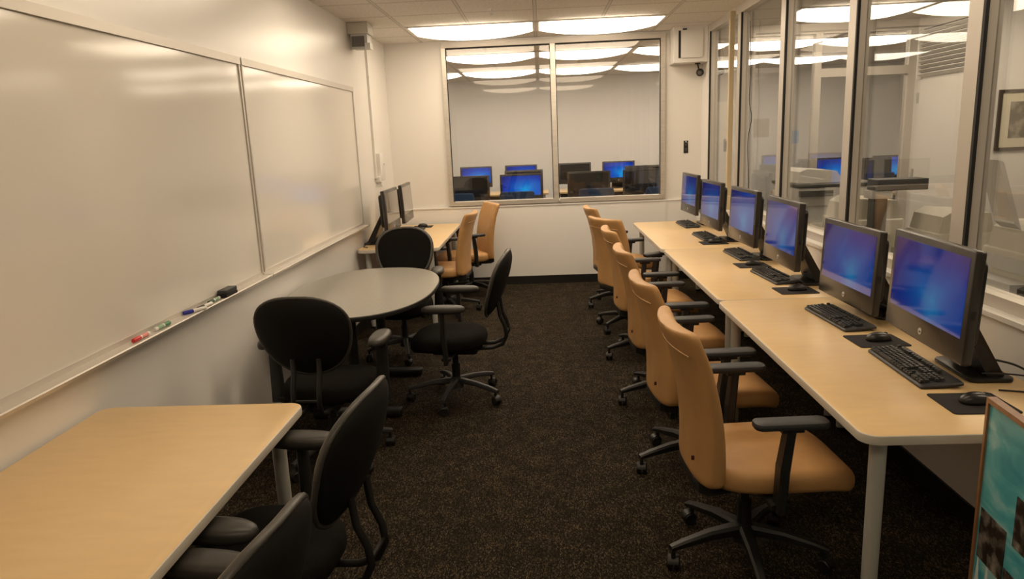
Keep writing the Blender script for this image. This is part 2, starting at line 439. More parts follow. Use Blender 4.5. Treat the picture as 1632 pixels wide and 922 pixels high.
# ------------------------------------------------------------------ ceiling lights
def lamp_proto(m, label):
    t = thing('ceiling_light', label, 'ceiling light')
    W, Dp = 1.235, .60
    f = MB()
    f.box(-W/2, W/2, -Dp/2, -Dp/2+.018, -.012, 0); f.box(-W/2, W/2, Dp/2-.018, Dp/2, -.012, 0)
    f.box(-W/2, -W/2+.03, -Dp/2+.018, Dp/2-.018, -.012, 0); f.box(W/2-.03, W/2, -Dp/2+.018, Dp/2-.018, -.012, 0)
    f.build('trim_frame', TRIMW, t, 0)
    f = MB(); rings = []
    N = 20
    w2 = W/2-.03
    top = [(-w2, -.002), (w2, -.002)]
    prof = top + [(w2*math.cos(PI*k/N)*1., -.010-.058*(1-abs(math.cos(PI*k/N))**2.4)) for k in range(N+1)]
    prof = prof[:2]+prof[2:]
    y2 = Dp/2-.018
    f.loft([[(x, y, z) for x, z in prof] for y in (-y2, y2)])
    f.build('diffuser', m, t, 50)
    return t
lp = lamp_proto(LAMP, ''); first = True
cols = ((-.625, 'left'), (.615, 'right'))
rows = ((7.335, 'bright ceiling light panel nearest the far window, %s of the pair'),
        (4.90, 'out-of-frame ceiling light panel above the oval table, %s of its pair'),
        (2.45, 'out-of-frame dim ceiling light panel above the nearest desks, %s of its pair'),
        (0.0, 'out-of-frame dim ceiling light panel above the viewer, %s of its pair'))
lpd = lamp_proto(LAMPD, ''); fd = True
for y, lab in rows:
    for x, s in cols:
        if y < 3: place(lpd, fd, (x, y, ZC), 0, lab % s, 'front room ceiling lights'); fd = False
        else: place(lp, first, (x, y, ZC), 0, lab % s, 'front room ceiling lights'); first = False
for k, (x, y, lab) in enumerate(((3.045, 7.335, 'office ceiling light panel behind the partition, large one near the top right of the glass'),
                  (4.30, 5.9, 'office ceiling light panel at the top right corner above the framed picture'),
                  (3.045, 4.90, 'office ceiling light panel overhead behind the partition, out of frame'),
                  (3.045, 2.45, 'office ceiling light panel behind the partition near the viewer, out of frame'))):
    place(lp, False, (x, y, ZC), 0, lab, 'office ceiling lights')
ll = lamp_proto(LABL, ''); first = True
lx = ((-1.87, 'far left'), (-.625, 'left'), (.615, 'centre'), (1.87, 'right of centre'), (3.13, 'right, seen through the partition'), (4.38, 'far right, seen through the transom'))
for y, s2 in ((9.78, 'front row'), (12.15, 'back row')):
    for x, s in lx:
        place(ll, first, (x, y, ZC), 0, 'computer lab ceiling light in the %s, %s' % (s2, s), 'computer lab ceiling lights'); first = False

# sprinkler head
t = thing('sprinkler', 'small white sprinkler head on the ceiling before the left light panel', 'sprinkler', (-.37, 6.30, ZC))
MB().cyl((0,0,0), (0,0,-.006), .03).build('escutcheon', WHITEP, t)
f = MB(); f.cyl((0,0,-.006), (0,0,-.03), .008); f.cyl((0,0,-.045), (0,0,-.048), .016); f.bar((.007,0,-.03), (.007,0,-.045), .003, .003); f.bar((-.007,0,-.03), (-.007,0,-.045), .003, .003)
f.build('deflector', LOGO, t)

# ------------------------------------------------------------------ whiteboards
def whiteboard(y0, y1, label):
    t = thing('whiteboard', label, 'whiteboard', (XL, (y0+y1)/2, .945))
    h = (y1-y0)/2; H = 1.22
    MB().box(0, .010, -h+.012, h-.012, .005, H-.012).build('writing_surface', WB, t, 0)
    f = MB(); f.box(0, .022, -h, h, H-.032, H+.008); f.build('top_rail', ALUP, t, 0)
    for s in (-1, 1):
        f = MB(); f.box(0, .018, min(s*h, s*(h-.016)), max(s*h, s*(h-.016)), 0, H-.028); f.build('side_trim', ALUP, t, 0)
    f = MB()
    P = [(0, -.022), (.066, -.030), (.072, -.016), (.068, -.012), (.058, -.016), (.012, -.014), (.012, .006), (0, .006)]
    f.loft([[(x, y, z) for x, z in P] for y in (-h-.004, h+.004)])
    f.build('marker_tray', ALUP, t, 0)
    return t
whiteboard(1.68, 4.107, 'large near whiteboard on the left wall, with the markers on its tray')
whiteboard(4.128, 6.588, 'farther whiteboard on the left wall beside the conduit, empty tray')

def marker(x, y, rz, capm, bandm, label, r=.0085, barrel=WHITEP):
    t = thing('dry_erase_marker', label, 'marker', (x, y, .931+r), rz, 'markers on the whiteboard tray')
    MB().tube([(0,-.015,0), (0,.052,0), (0,.058,0)], [r, r, r*.7], 14).build('barrel', barrel, t)
    MB().tube([(0,-.064,0), (0,-.060,0), (0,-.015,0)], [r*.85, r*1.06, r*1.1], 14).build('cap', capm, t)
    MB().cyl((0,-.004,0), (0,.040,0), r*1.02, n=14).build('label_band', bandm, t)
marker(-1.647, 2.735, 0, RED, REDL, 'red dry-erase marker, nearest one on the tray')
marker(-1.650, 2.90, PI, GREEN, GREENL, 'green-capped marker with pale barrel just beyond the red one')
marker(-1.640, 3.185, -.5, BLUE, WHITEP, 'blue-capped white marker lying at an angle on the tray')
marker(-1.635, 3.275, -.12, BLK, WHITEP, 'black-capped white marker between the blue one and the eraser')
marker(-1.648, 3.40, 0, DGREEN, GREENL, 'dark green capped white marker touching the eraser')
t = thing('eraser', 'black felt whiteboard eraser at the end of the markers', 'eraser', (-1.644, 3.545, .931))
MB().slab(.05, .135, .016, .038, .008, .004).build('handle', BLK2, t)
MB().slab(.052, .137, 0, .016, .006, .003).build('felt_pad', PADB, t)

# ------------------------------------------------------------------ tables
def table(name, x0, x1, y0, y1, label, cat, legs, r=.055, top=MAPLE, group=None, cross=True):
    cx, cy = (x0+x1)/2, (y0+y1)/2; W, Dp = x1-x0, y1-y0
    t = thing(name, label, cat, (cx, cy, 0), 0, group)
    f = MB(); f.slab(W-.008, Dp-.008, TZ-.030, TZ, r-.004, .0015, 8); f.build('tabletop', top, t)
    f = MB(); rings = []
    for ins, z in ((.006, TZ-.032), (.001, TZ-.030), (0, TZ-.024), (0, TZ-.008), (.0015, TZ-.002), (.005, TZ-.0003), (.0062, TZ-.004), (.0062, TZ-.030)):
        rings.append([(x, y, z) for x, y in rrect(W-2*ins, Dp-2*ins, r-ins, 8)])
    f.loft(rings, closed=True); f.build('edge_band', EDGE, t)
    f = MB(); a, b = W/2-.28, Dp/2-.36
    for s in (-1, 1):
        f.box(-a, a, s*b-.015, s*b+.015, TZ-.075, TZ-.032); f.box(s*a-.015, s*a+.015, -b, b, TZ-.075, TZ-.032)
    f.build('apron_rail', GREYM, t, 0)
    for sx in (-1, 1):
        for sy in (-1, 1):
            lx, ly = sx*(W/2-.085), sy*(Dp/2-.085)
            g = MB(); g.cyl((lx, ly, .02), (lx, ly, TZ-.031), .024, .026, 20)
            g.cyl((lx, ly, TZ-.045), (lx, ly, TZ-.031), .045, .045, 20)
            lg = g.build('leg', GREYM, t)
            MB().cyl((lx, ly, 0), (lx, ly, .022), .021, .024, 16).build('foot_glide', BLK, lg)
    return t
table('desk', .95, 1.71, 2.048, 3.876, 'nearest maple desk of the right-hand row, rounded corner and two computers', 'desk', 4, group='right-hand row of desks')
table('desk', .962, 1.71, 3.879, 5.707, 'middle maple desk of the right-hand row, between two joints', 'desk', 4, group='right-hand row of desks')
table('desk', .95, 1.71, 5.71, 7.54, 'farthest maple desk of the right-hand row, nearest the far wall', 'desk', 4, group='right-hand row of desks')
table('desk', XL+.015, -.90, .62, 2.462, 'empty maple table against the left wall at the near left corner', 'table', 4, top=MAPLE)
table('desk', XL+.015, -.93, 6.23, 8.07, 'maple desk in the far left corner with two computers', 'desk', 4, top=MAPLE)

# oval table
t = thing('oval_table', 'dark grey oval table with black edge against the left wall', 'table', (-1.19, 4.57, 0))
oa, ob = .475, .79
rings = []
for s, z in ((.985, .698), (1, .703), (1.004, .715), (1, .7265), (.994, .7285)):
    rings.append([(x, y, z) for x, y in sup(oa*s, ob*s, 2.35, 64)])
MB().loft(rings).build('edge_band', BLK, t)
MB().loft([[(x, y, z) for x, y in sup(oa*.994, ob*.994, 2.35, 64)] for z in (.722, .730)]).build('tabletop', DLAM, t, 30)
for y in (-.42, .36):
    g = MB(); g.M = T(0, y, 0); g.cyl((0,0,.05), (0,0,.69), .035, .035, 20); g.slab(.5, .07, .672, .697, .01)
    lg = g.build('pedestal', BLK, t)
    g = MB(); g.M = T(0, y, 0); g.slab(.56, .075, .012, .055, .02, .008)
    for s in (-1, 1): g.cyl((s*.25,0,0), (s*.25,0,.014), .018)
    g.build('foot', BLK, t)

# ------------------------------------------------------------------ tan office chair (faces +X)
def caster(par, x, y, ang, m=BLK):
    g = MB(); g.M = T(x, y, 0) @ RZ(ang)
    for s in (-1, 1):
        rr = [(r, h) for r, h in ((.010, .010), (.022, .012), (.0265, .008), (.0275, 0), (.0265, -.006), (.02, -.009))]
        rings = [[(r*math.cos(2*PI*k/16), s*(.013)+h*s, .0277+r*math.sin(2*PI*k/16)) for k in range(16)] for r, h in rr]
        g.loft(rings)
    rings = []
    for j in range(9):                                   # hood over the two wheels
        a = math.radians(10+160*j/8); rings.append([(rr*math.cos(a), yy, .0277+rr*math.sin(a)) for rr, yy in ((.030,-.021),(.030,.021),(.026,.021),(.026,-.021))])
    g.loft(rings)
    g.cyl((.012, 0, .05), (.012, 0, .082), .009, n=10)
    return g.build('caster', m, par)
def star_base(par, a0, R=.30, m=BLK, zh=.125, zt=.088, w0=.055, w1=.032, h0=.045):
    g = MB(); g.cyl((0,0,.075), (0,0,.15), .045, .034, 20)
    cs = []
    for k in range(5):
        a = a0+2*PI*k/5; c, s = math.cos(a), math.sin(a)
        pts = [(.03, zh, w0, h0), (R*.5, zh-.006, w0*.8, h0*.85), (R*.86, zt+.012, w1*1.1, .030), (R+.012, zt, w1, .022)]
        rings = []
        for r, z, wd, h in pts:
            rings.append([(r*c-s*u*wd/2, r*s+c*u*wd/2, z+q*h/2) for u, q in ((-1,-.7),(-.7,-1),(.7,-1),(1,-.7),(1,.5),(.6,1),(-.6,1),(-1,.5))])
        g.loft(rings); cs.append((R*c, R*s, a))
    b = g.build('star_base', m, par)
    for i, (x, y, a) in enumerate(cs): caster(par, x, y, a+1.1+.8*i)
    return b
def tan_chair():
    t = thing('office_chair', '', 'chair', group='tan office chairs')
    # backrest
    vs = [(0,.72),(.006,.86),(.02,.95),(.05,1),(.12,1),(.2,1),(.3,1),(.4,1),(.5,1),(.6,1),(.7,1),(.78,1),(.86,1),(.93,1),(.965,.985),(.985,.94),(.997,.84),(1.0,.68)]
    def cx(v): return -.186-.035*math.sin(PI*min(1, v*1.05))*-.6-.105*v**1.25-.02*max(0, v-.8)*3
    def hw(v): return .215+.018*math.sin(PI*.5*min(1, v*1.15))
    def thk(v): return .105-.040*v
    rings = []
    for v, s in vs:
        z = .398+.582*v; ring = []
        for y, x in sup(hw(v)*(1-(1-s)*.5), thk(v)/2*s, 3.2, 44):
            ring.append((cx(v)+x+.038*(y/hw(v))**2*(.35+.65*v), y, z+.012*(y/hw(v))**2*v))
        rings.append(ring)
    bk = MB().loft(rings).build('backrest', TAN, t, 60)
    g = MB()                                            # stitched seam below the rolled top
    pts = []
    for k in range(-10, 11):
        y = k/10*.205; v = .865
        pts.append((cx(v)-thk(v)/2+.038*(y/hw(v))**2*(.35+.65*v)-.0005, y, 0.398+.582*v+.004))
    g.tube(pts, .0022, 6); g.build('seam', TAND, bk)
    g = MB(); g.box(-.2465, -.236, -.135, -.128, .487, .503); g.build('fabric_tag', DKRED, bk, 0)
    # seat
    rings = []
    for s, z in ((.90,.385),(.965,.392),(.995,.410),(1,.430),(.995,.448),(.97,.463),(.90,.473),(.72,.478),(.40,.479)):
        ring = []
        for x, y in sup(.282*s, .245*s, 3.4, 48):
            fr = max(0, x/.282-.35)/.65
            ring.append((x+.088, y, z-.055*fr**2*(1 if x > 0 else 0)-.008*max(0, 1-(y/.2)**2)*(1 if z > .46 else 0)))
        rings.append(ring)
    MB().loft(rings).build('seat', TAN, t, 60)
    # arms
    for s in (-1, 1):
        g = MB()
        g.M = Matrix.Identity(4)
        g.bar((.045, s*.298, .675), (.028, s*.292, .52), .052, .030, .060, .034)
        g.bar((.028, s*.292, .53), (.022, s*.288, .355), .060, .034, .062, .030)
        g.bar((.022, s*.295, .37), (.022, s*.11, .372), .06, .022)
        g.bar((.085, s*.298, .668), (.01, s*.298, .668), .045, .022)
        a = g.build('armrest', BLK, t)
        g = MB(); g.M = T(.045, s*.300, 0); g.slab(.255, .078, .672, .699, .030, .010, 6); g.build('arm_pad', BLK2, a)
    g = MB()                                             # black shell under and behind the back
    rings = []
    for x, w_, z0, z1 in ((-.232,.10,.372,.405),(-.222,.150,.355,.402),(-.19,.160,.345,.400),(-.13,.150,.345,.392),(-.05,.13,.348,.386)):
        rings.append([(x, y*w_/.1, z) for y, z in ((-.1,z0+.008),(-.085,z0),(.085,z0),(.1,z0+.008),(.1,z1-.006),(.085,z1),(-.085,z1),(-.1,z1-.006))])
    g.loft(rings); g.build('back_bracket', BLK, t)
    g = MB(); g.M = T(.02, 0, 0); g.slab(.24, .20, .325, .388, .03, .01); g.bar((.06,-.1,.345), (.06,-.24,.352), .014, .010); g.build('mechanism', BLK, t)
    g = MB(); g.cyl((0,0,.13), (0,0,.25), .028, .026, 18); g.cyl((0,0,.25), (0,0,.335), .016, .016, 16); g.build('gas_lift', BLK, t)
    star_base(t, 3.35)
    return t
tc_ = tan_chair(); first = True
right = [(.757, 2.59, .05, 'large tan office chair in the foreground, nearest in the right-hand row'),
         (.745, 3.40, .07, 'tan office chair second from the front in the right-hand row'),
         (.757, 4.32, .03, 'tan office chair third from the front in the right-hand row'),
         (.762, 5.26, .05, 'tan office chair fourth from the front in the right-hand row, narrow seen edge-on'),
         (.745, 6.07, .52, 'tan office chair turned away showing its broad back, fifth in the right-hand row'),
         (.735, 6.95, .13, 'tan office chair farthest in the right-hand row, before the white far wall')]
for x, y, a, lab in right:
    place(tc_, first, (x, y, 0), a, lab, 'tan chairs at the right-hand desks'); first = False
for x, y, a, lab in ((-.96, 6.86, PI-.09, 'tan office chair at the far left desk, nearer one'),
                     (-.80, 7.66, PI+.40, 'tan office chair at the far left desk, farther one against the wall')):
    place(tc_, False, (x, y, 0), a, lab, 'tan chairs at the far left desk')

# ------------------------------------------------------------------ black task chair (faces +X)
def black_chair():
    t = thing('task_chair', '', 'chair', group='black task chairs')
    zc, hh, W = .772, .208, .224
    def X0(v): return -.245-.075*(v+1)-.012*math.cos(v*2.2)
    def hw(v): return W*max(0, 1-abs(v)**2.5)**(1/2.1)*(1+.15*v)
    vv = [-math.cos(PI*k/22) for k in range(1, 22)]
    vv = [-.998]+vv+[.998]
    def egg(front, back, grow):
        rings = []
        for v in vv:
            ring = []
            w_ = max(.012, hw(v)*grow)
            edge = max(.12, 1-abs(v)**6)
            for y, x in sup(w_, 1, 2.6, 40):
                u = y/w_
                xx = back*edge if x < 0 else front*edge
                ring.append((X0(v)+abs(x)*xx+.045*u*u*(w_/W)**2, y, zc+hh*v*grow))
            rings.append(ring)
        return MB().loft(rings)
    egg(.0, -.030, 1.0).build('back_shell', SHELL, t, 70)
    g = MB(); loop = []
    for k in range(48):
        a = 2*PI*k/48; v = math.sin(a)*.985
        w_ = max(.012, hw(v)); y = w_*(1 if math.cos(a) > 0 else -1)
        if abs(v) > .97: y = hw(.97*(1 if v > 0 else -1))*math.cos(a)/math.sqrt(1-(.97/.985)**2)
        loop.append((X0(v)+.008+.045*(y/W)**2, y, zc+hh*v))
    g.tube(loop+loop[:2], .0095, 8, 1.5); g.build('edge_trim', RIM, t, 70)
    egg(.045, .0, .985).build('back_cushion', FAB, t, 70)
    g = MB()
    for s in (-1, 1):
        P = [(-.305, s*.065, .66), (-.315, s*.065, .57), (-.345, s*.065, .50), (-.352, s*.064, .44), (-.325, s*.062, .385), (-.26, s*.06, .36), (-.17, s*.058, .355), (-.06, s*.055, .357)]
        g.tube(P, .0125, 10)
    g.bar((-.35, -.065, .455), (-.35, .065, .455), .012, .012)
    g.build('back_support', BLK, t)
    rings = []
    for s, z in ((.86,.372),(.95,.378),(1,.398),(1,.42),(.985,.44),(.94,.456),(.82,.466),(.5,.470)):
        ring = []
        for x, y in sup(.245*s, .245*s, 2.7, 48):
            fr = max(0, x/.245-.4)/.6
            ring.append((x+.03, y*(1+.05*x/.245), z-.028*fr**2))
        rings.append(ring)
    MB().loft(rings).build('seat', FAB, t, 60)
    for s in (-1, 1):
        g = MB()
        g.bar((.01, s*.292, .668), (.01, s*.292, .50), .055, .022, .062, .026)
        g.bar((.01, s*.292, .51), (.0, s*.288, .325), .062, .026, .075, .022)
        g.bar((.0, s*.29, .352), (.0, s*.10, .352), .06, .018)
        a = g.build('armrest', BLK, t)
        rings = []
        for q, z in ((.80,.652),(.95,.656),(1,.668),(.97,.682),(.86,.691),(.55,.695)):
            rings.append([(x, y+s*.292, z) for x, y in sup(.135*q, .050*q, 2.4, 32)])
        MB().loft(rings).build('arm_pad', PADM, a, 60)
    g = MB(); g.M = T(-.01, 0, 0); g.slab(.30, .17, .318, .374, .03, .012); g.bar((.05,-.08,.34), (.05,-.20,.345), .012, .012); g.build('mechanism', BLK, t)
    g = MB(); g.cyl((0,0,.13), (0,0,.24), .027, .027, 18); g.cyl((0,0,.24), (0,0,.32), .02, .02, 16); g.build('gas_lift', BLK, t)
    star_base(t, .2, R=.305, m=RIM if False else BLK2, w0=.042, w1=.026, h0=.036)
    return t
bc = black_chair(); first = True
for x, y, a, lab in ((-1.165, 3.58, PI/2-.03, 'black task chair seen from behind at the near end of the oval table'),
                     (-.60, 4.45, PI-.06, 'black task chair seen side-on at the aisle side of the oval table'),
                     (-1.13, 5.46, -PI/2+.04, 'black task chair at the far end of the oval table facing the viewer'),
                     (-.885, 1.99, PI-.11, 'black task chair tucked at the corner of the near left table'),
                     (-.895, 1.25, PI-.13, 'black task chair at the very bottom edge, nearest the viewer')):
    place(bc, first, (x, y, 0), a, lab, 'black task chairs on the left'); first = False

# ------------------------------------------------------------------ all-in-one computers (face -Y, origin on the desk)
def text_mesh(body, size, name, m, parent, Mx):
    cu = bpy.data.curves.new('lettering', 'FONT'); cu.body = body; cu.size = size; cu.extrude = .0004; cu.shear = .25
    cu.align_x = 'CENTER'; cu.align_y = 'CENTER'
    tmp = bpy.data.objects.new('lettering', cu); COL.objects.link(tmp)
    bpy.context.view_layer.update()
    dg = bpy.context.evaluated_depsgraph_get()
    me = bpy.data.meshes.new_from_object(tmp.evaluated_get(dg))
    bpy.data.objects.remove(tmp); bpy.data.curves.remove(cu)
    me.transform(Mx); me.materials.clear(); me.materials.append(m); me.name = name
    o = bpy.data.objects.new(name, me); COL.objects.link(o); o.parent = parent
    return o
def computer(scr, zb=.118):
    t = thing('all_in_one_computer', '', 'computer')
    W, H = .60, .388
    Mt = T(0, 0, zb) @ RX(math.radians(-2.5))
    def MM(): q = MB(); q.M = Mt; return q
    q = MM(); q.M = Mt @ T(0, .017, H/2) @ RX(PI/2); q.slab(W, H, -.017, .017, .010, .004); hb = q.build('housing', BEZ, t)
    q = MM(); q.box(-W/2+.028, W/2-.028, -.0012, .002, .088, H-.026); q.build('screen', scr, t, 0)
    q = MM(); q.M = Mt @ T(0, .045, H*.52) @ RX(PI/2); q.slab(W-.07, H-.09, -.022, .012, .03, .012); q.build('rear_cover', PCB, t)
    q = MM(); q.box(W/2-.001, W/2+.0015, .010, .024, .16, .19); q.build('side_port', PCB, t, 0)
    q = MM(); q.cyl((0, -.0022, .040), (0, .001, .040), .0125, n=28); lg = q.build('logo_disc', LOGO, t)
    text_mesh('hp', .0145, 'logo_letters', PCB, lg, Mt @ T(0, -.0026, .040) @ RX(PI/2))
    # easel stand: slanted rear leg, neck and foot
    q = MB(); P = [(.055, .30, .10), (.085, .31, .11), (.25, .018, .115), (.19, .018, .115)]
    q.loft([[(s*w_, y, z) for y, z, w_ in P] for s in (-1, 1)]); q.build('stand_leg', PCB, t)
    q = MB(); q.M = T(0, .20, 0); q.slab(.28, .16, 0, .016, .03, .005); q.build('stand_foot', PCB, t)
    return t
pc_on = computer(SCR); first = True
RG = 'computers on the right-hand desks'
spots = ((1.395, 2.625, -.05, 'large blue-screened computer, nearest on the right-hand desks'),
         (1.415, 4.31, -.01, 'third computer from the front, screen showing a diagonal reflection'),
         (1.425, 5.18, .03, 'fourth computer from the front on the right-hand desks'),
         (1.41, 6.09, .03, 'fifth computer from the front on the right-hand desks'),
         (1.46, 7.22, .04, 'farthest computer on the right-hand desks, next to the far wall'))
for x, y, a, lab in spots:
    place(pc_on, first, (x, y, TZ), -PI/2+a, lab, RG); first = False
place(computer(SCR, .063), True, (1.475, 3.50, TZ), -PI/2+.02, 'second computer from the front on the right-hand desks, lowered on its stand', RG)
pc_off = computer(SCROFF); first = True
for x, y, a, lab in ((-1.40, 6.68, 0, 'computer with blank pale screen on the far left desk, nearer one'),
                     (-1.40, 7.46, .03, 'computer with blank pale screen on the far left desk, farther one by the wall')):
    place(pc_off, first, (x, y, TZ), PI/2+a, lab, 'computers on the far left desk'); first = False

def keyboard():
    t = thing('keyboard', '', 'keyboard')
    W, Dp = .452, .150
    q = MB(); q.M = RX(math.radians(4)); 
    R = lambda i, z: [(x, y, z) for x, y in rrect(W-2*i, Dp-2*i, .012, 4)]
    q.loft([R(.006, .004), R(0, .007), R(0, .014), R(.004, .0185), R(.008, .019)])
    q.box(-.2, -.16, .05, .066, -.003, .006); q.box(.16, .2, .05, .066, -.003, .006)
    q.M = T(0, 0, .004) @ q.M
    q.build('base', BLK2, t)
    def keys(x0, rows):
        k = MB(); k.M = T(0, 0, .004) @ RX(math.radians(4))
        for y, ws in rows:
            x = x0
            for w_ in ws:
                if w_ > 0:
                    a = x+.0012; b = x+w_*.0182-.0012; c, d_ = y-.0078, y+.0078
                    k.loft([[(a,c,.0185),(b,c,.0185),(b,d_,.0185),(a,d_,.0185)], [(a+.002,c+.0015,.0262),(b-.002,c+.0015,.0262),(b-.002,d_-.0025,.0262),(a+.002,d_-.0025,.0262)]])
                x += abs(w_)*.0182
        return k
    y = [-.058, -.0405, -.0228, -.0052, .0124, .043]
    keys(-.213, [(y[0], (1.25,1.25,1.25,6.25,1.25,1.25,1.25,1.25)), (y[1], (2.25,)+(1,)*10+(2.75,)), (y[2], (1.75,)+(1,)*11+(2.25,)), (y[3], (1.5,)+(1,)*12+(1.5,)), (y[4], (1,)*13+(2,))]).build('letter_keys', KEYM, t, 0)
    keys(-.213, [(y[5], (1,-1,1,1,1,1,-.5,1,1,1,1,-.5,1,1,1,1))]).build('function_keys', KEYM, t, 0)
    keys(.067, [(y[5], (1,1,1))]).build('system_keys', KEYM, t, 0)
    keys(.067, [(y[0], (1,1,1)), (y[1], (-1,1)), (y[3], (1,1,1)), (y[4], (1,1,1))]).build('navigation_keys', KEYM, t, 0)
    keys(.130, [(y[0], (2,1,1)), (y[1], (1,1,1,1)), (y[2], (1,1,1)), (y[3], (1,1,1,1)), (y[4], (1,1,1,1))]).build('number_keys', KEYM, t, 0)
    return t
kb = keyboard(); first = True
for x, y, a, lab in ((1.395, 2.655, -.03, 'keyboard in front of the nearest right-hand computer'),
                     (1.42, 3.405, .05, 'keyboard in front of the second right-hand computer'),
                     (1.445, 4.455, .06, 'keyboard in front of the third right-hand computer'),
                     (1.465, 5.28, .03, 'keyboard in front of the fourth right-hand computer'),
                     (1.432, 6.27, .03, 'keyboard in front of the fifth right-hand computer'),
                     (1.45, 7.15, .03, 'keyboard in front of the farthest right-hand computer')):
    place(kb, first, (x, y, TZ), -PI/2+a, lab, 'keyboards on the right-hand desks'); first = False
place(kb, False, (-1.345, 7.42, TZ), PI/2, 'keyboard on the far left desk', 'keyboard on the far left desk')

def mouse_pad():
    t = MB().slab(.215, .185, 0, .004, .012, .0012, 4).build('mouse_pad', PADB); return tag(t, '', 'mouse pad')
def mouse():
    t = thing('computer_mouse', '', 'mouse')
    rings = []
    for s, z in ((.90,0),(1,.004),(1,.010),(.96,.018),(.84,.026),(.60,.0325),(.25,.0355)):
        rings.append([(x*(1+.08*y/.055), y+.004*(1-s), z-.006*max(0, y/.055)*(z/.035)) for x, y in sup(.031*s, .056*s, 2.4, 30)])
    MB().loft(rings).build('body', PCB, t, 60)
    q = MB(); q.cyl((-.004,.030,.0265), (.004,.030,.0265), .0085, n=14); q.build('scroll_wheel', DGREY, t)
    return t
mp_ = mouse_pad(); ms = mouse(); first = True
W_ = ('nearest', 'second', 'third', 'fourth', 'fifth')
for k, (x, y, a) in enumerate(((1.41, 2.29, -.02), (1.43, 3.03, .03), (1.44, 4.06, .02), (1.43, 4.885, .02), (1.42, 5.945, .02))):
    place(mp_, first, (x, y, TZ), -PI/2+a+(PI/2), 'black mouse pad at the %s right-hand computer' % W_[k], 'mouse pads on the right-hand desks')
    place(ms, first, (x+.01, y, TZ+.004), -PI/2+a+.1, 'black mouse on the pad at the %s right-hand computer' % W_[k], 'mice on the right-hand desks'); first = False
place(mp_, False, (-1.33, 7.83, TZ), 0, 'black mouse pad on the far left desk', 'mouse pad on the far left desk')
place(ms, False, (-1.33, 7.83, TZ+.004), PI/2, 'black mouse on the far left desk', 'mouse on the far left desk')

# cables behind the computers
def cable(path, label, r=.004, m=CABLE):
    P = [Vector(p) for p in path]; out = []
    for i in range(len(P)-1):
        p0 = P[max(i-1,0)]; p1 = P[i]; p2 = P[i+1]; p3 = P[min(i+2,len(P)-1)]
        for k in range(6):
            u = k/6
            out.append(.5*((2*p1)+(-p0+p2)*u+(2*p0-5*p1+4*p2-p3)*u*u+(-p0+3*p1-3*p2+p3)*u**3))
    out.append(P[-1])
    return tag(MB().tube(out, r, 8).build('power_cable', m), label, 'cable', 'computer cables')
cable([(1.56,2.60,TZ+.07), (1.63,2.57,TZ+.06), (1.70,2.53,TZ+.045), (1.725,2.44,TZ+.02), (1.68,2.33,TZ+.004), (1.60,2.31,TZ+.004)], 'upper black cable loop behind the nearest right-hand computer')
cable([(1.56,2.50,TZ+.03), (1.64,2.47,TZ+.035), (1.70,2.43,TZ+.03), (1.69,2.35,TZ+.006), (1.62,2.38,TZ+.004), (1.56,2.40,TZ+.004)], 'lower black cable coil behind the nearest right-hand computer', .003)
cable([(1.52,3.38,TZ+.10), (1.58,3.28,TZ+.09), (1.66,3.20,TZ+.06), (1.72,3.05,TZ+.01), (1.70,2.9,TZ+.004)], 'black cable hanging behind the second right-hand computer')
cable([(1.57,4.30,TZ+.06), (1.65,4.24,TZ+.06), (1.715,4.18,TZ+.03), (1.70,4.05,TZ+.004), (1.62,3.98,TZ+.004)], 'black cable behind the third right-hand computer', .0035)
cable([(-1.60,6.56,TZ+.03), (-1.63,6.50,TZ+.02), (-1.65,6.42,TZ+.004), (-1.60,6.36,TZ+.004)], 'black cable behind the nearer computer on the far left desk')

# ------------------------------------------------------------------ fittings on the walls
t = thing('emergency_light', 'boxy beige emergency light fitting high on the left wall by the ceiling', 'emergency light', (-1.687, 6.72, 2.50))
q = MB(); q.M = T(.095, 0, 0); q.slab(.19, .22, .13, .228, .008, .006); q.build('housing', BEIGE, t)
q = MB(); q.M = T(.10, 0, 0); q.slab(.15, .19, .012, .13, .008, .004); q.box(-.075, .075, -.10, -.088, 0, .012); bd = q.build('lamp_body', LGREY, t)
q = MB(); q.box(.035, .15, -.1, -.094, .022, .112); q.build('dark_lens', DARKL, bd, 0)
q = MB(); q.box(.152, .20, -.105, .0, .0, .05); q.build('white_lamp', LAMP if False else WHITEP, bd, 0)
t = thing('conduit', 'thin white vertical conduit running down the left wall', 'conduit', (-1.687, 7.25, 0))
q = MB(); q.box(0, .022, -.016, .016, 1.32, 2.73); q.build('raceway', WHITEP, t, 0)
q = MB(); q.box(0, .026, -.020, .020, 1.70, 1.72); q.box(0, .026, -.020, .020, 2.3, 2.32); q.build('strap', WHITEP, t, 0)
t = thing('junction_box', 'white switch box at the bottom of the conduit on the left wall', 'box', (-1.687, 7.40, 1.28))
q = MB(); q.M = T(.025, .03, .15) @ RY(PI/2); q.slab(.28, .20, -.025, .025, .01, .005); q.build('cover', WHITEP, t)
q = MB(); q.M = T(.03, -.11, .03) @ RY(PI/2); q.slab(.06, .07, -.03, .02, .006, .004); q.build('knockout_box', WHITEP, t)
q = MB(); q.cyl((.05, .08, .18), (.06, .08, .18), .012); q.build('button', LGREY, t)

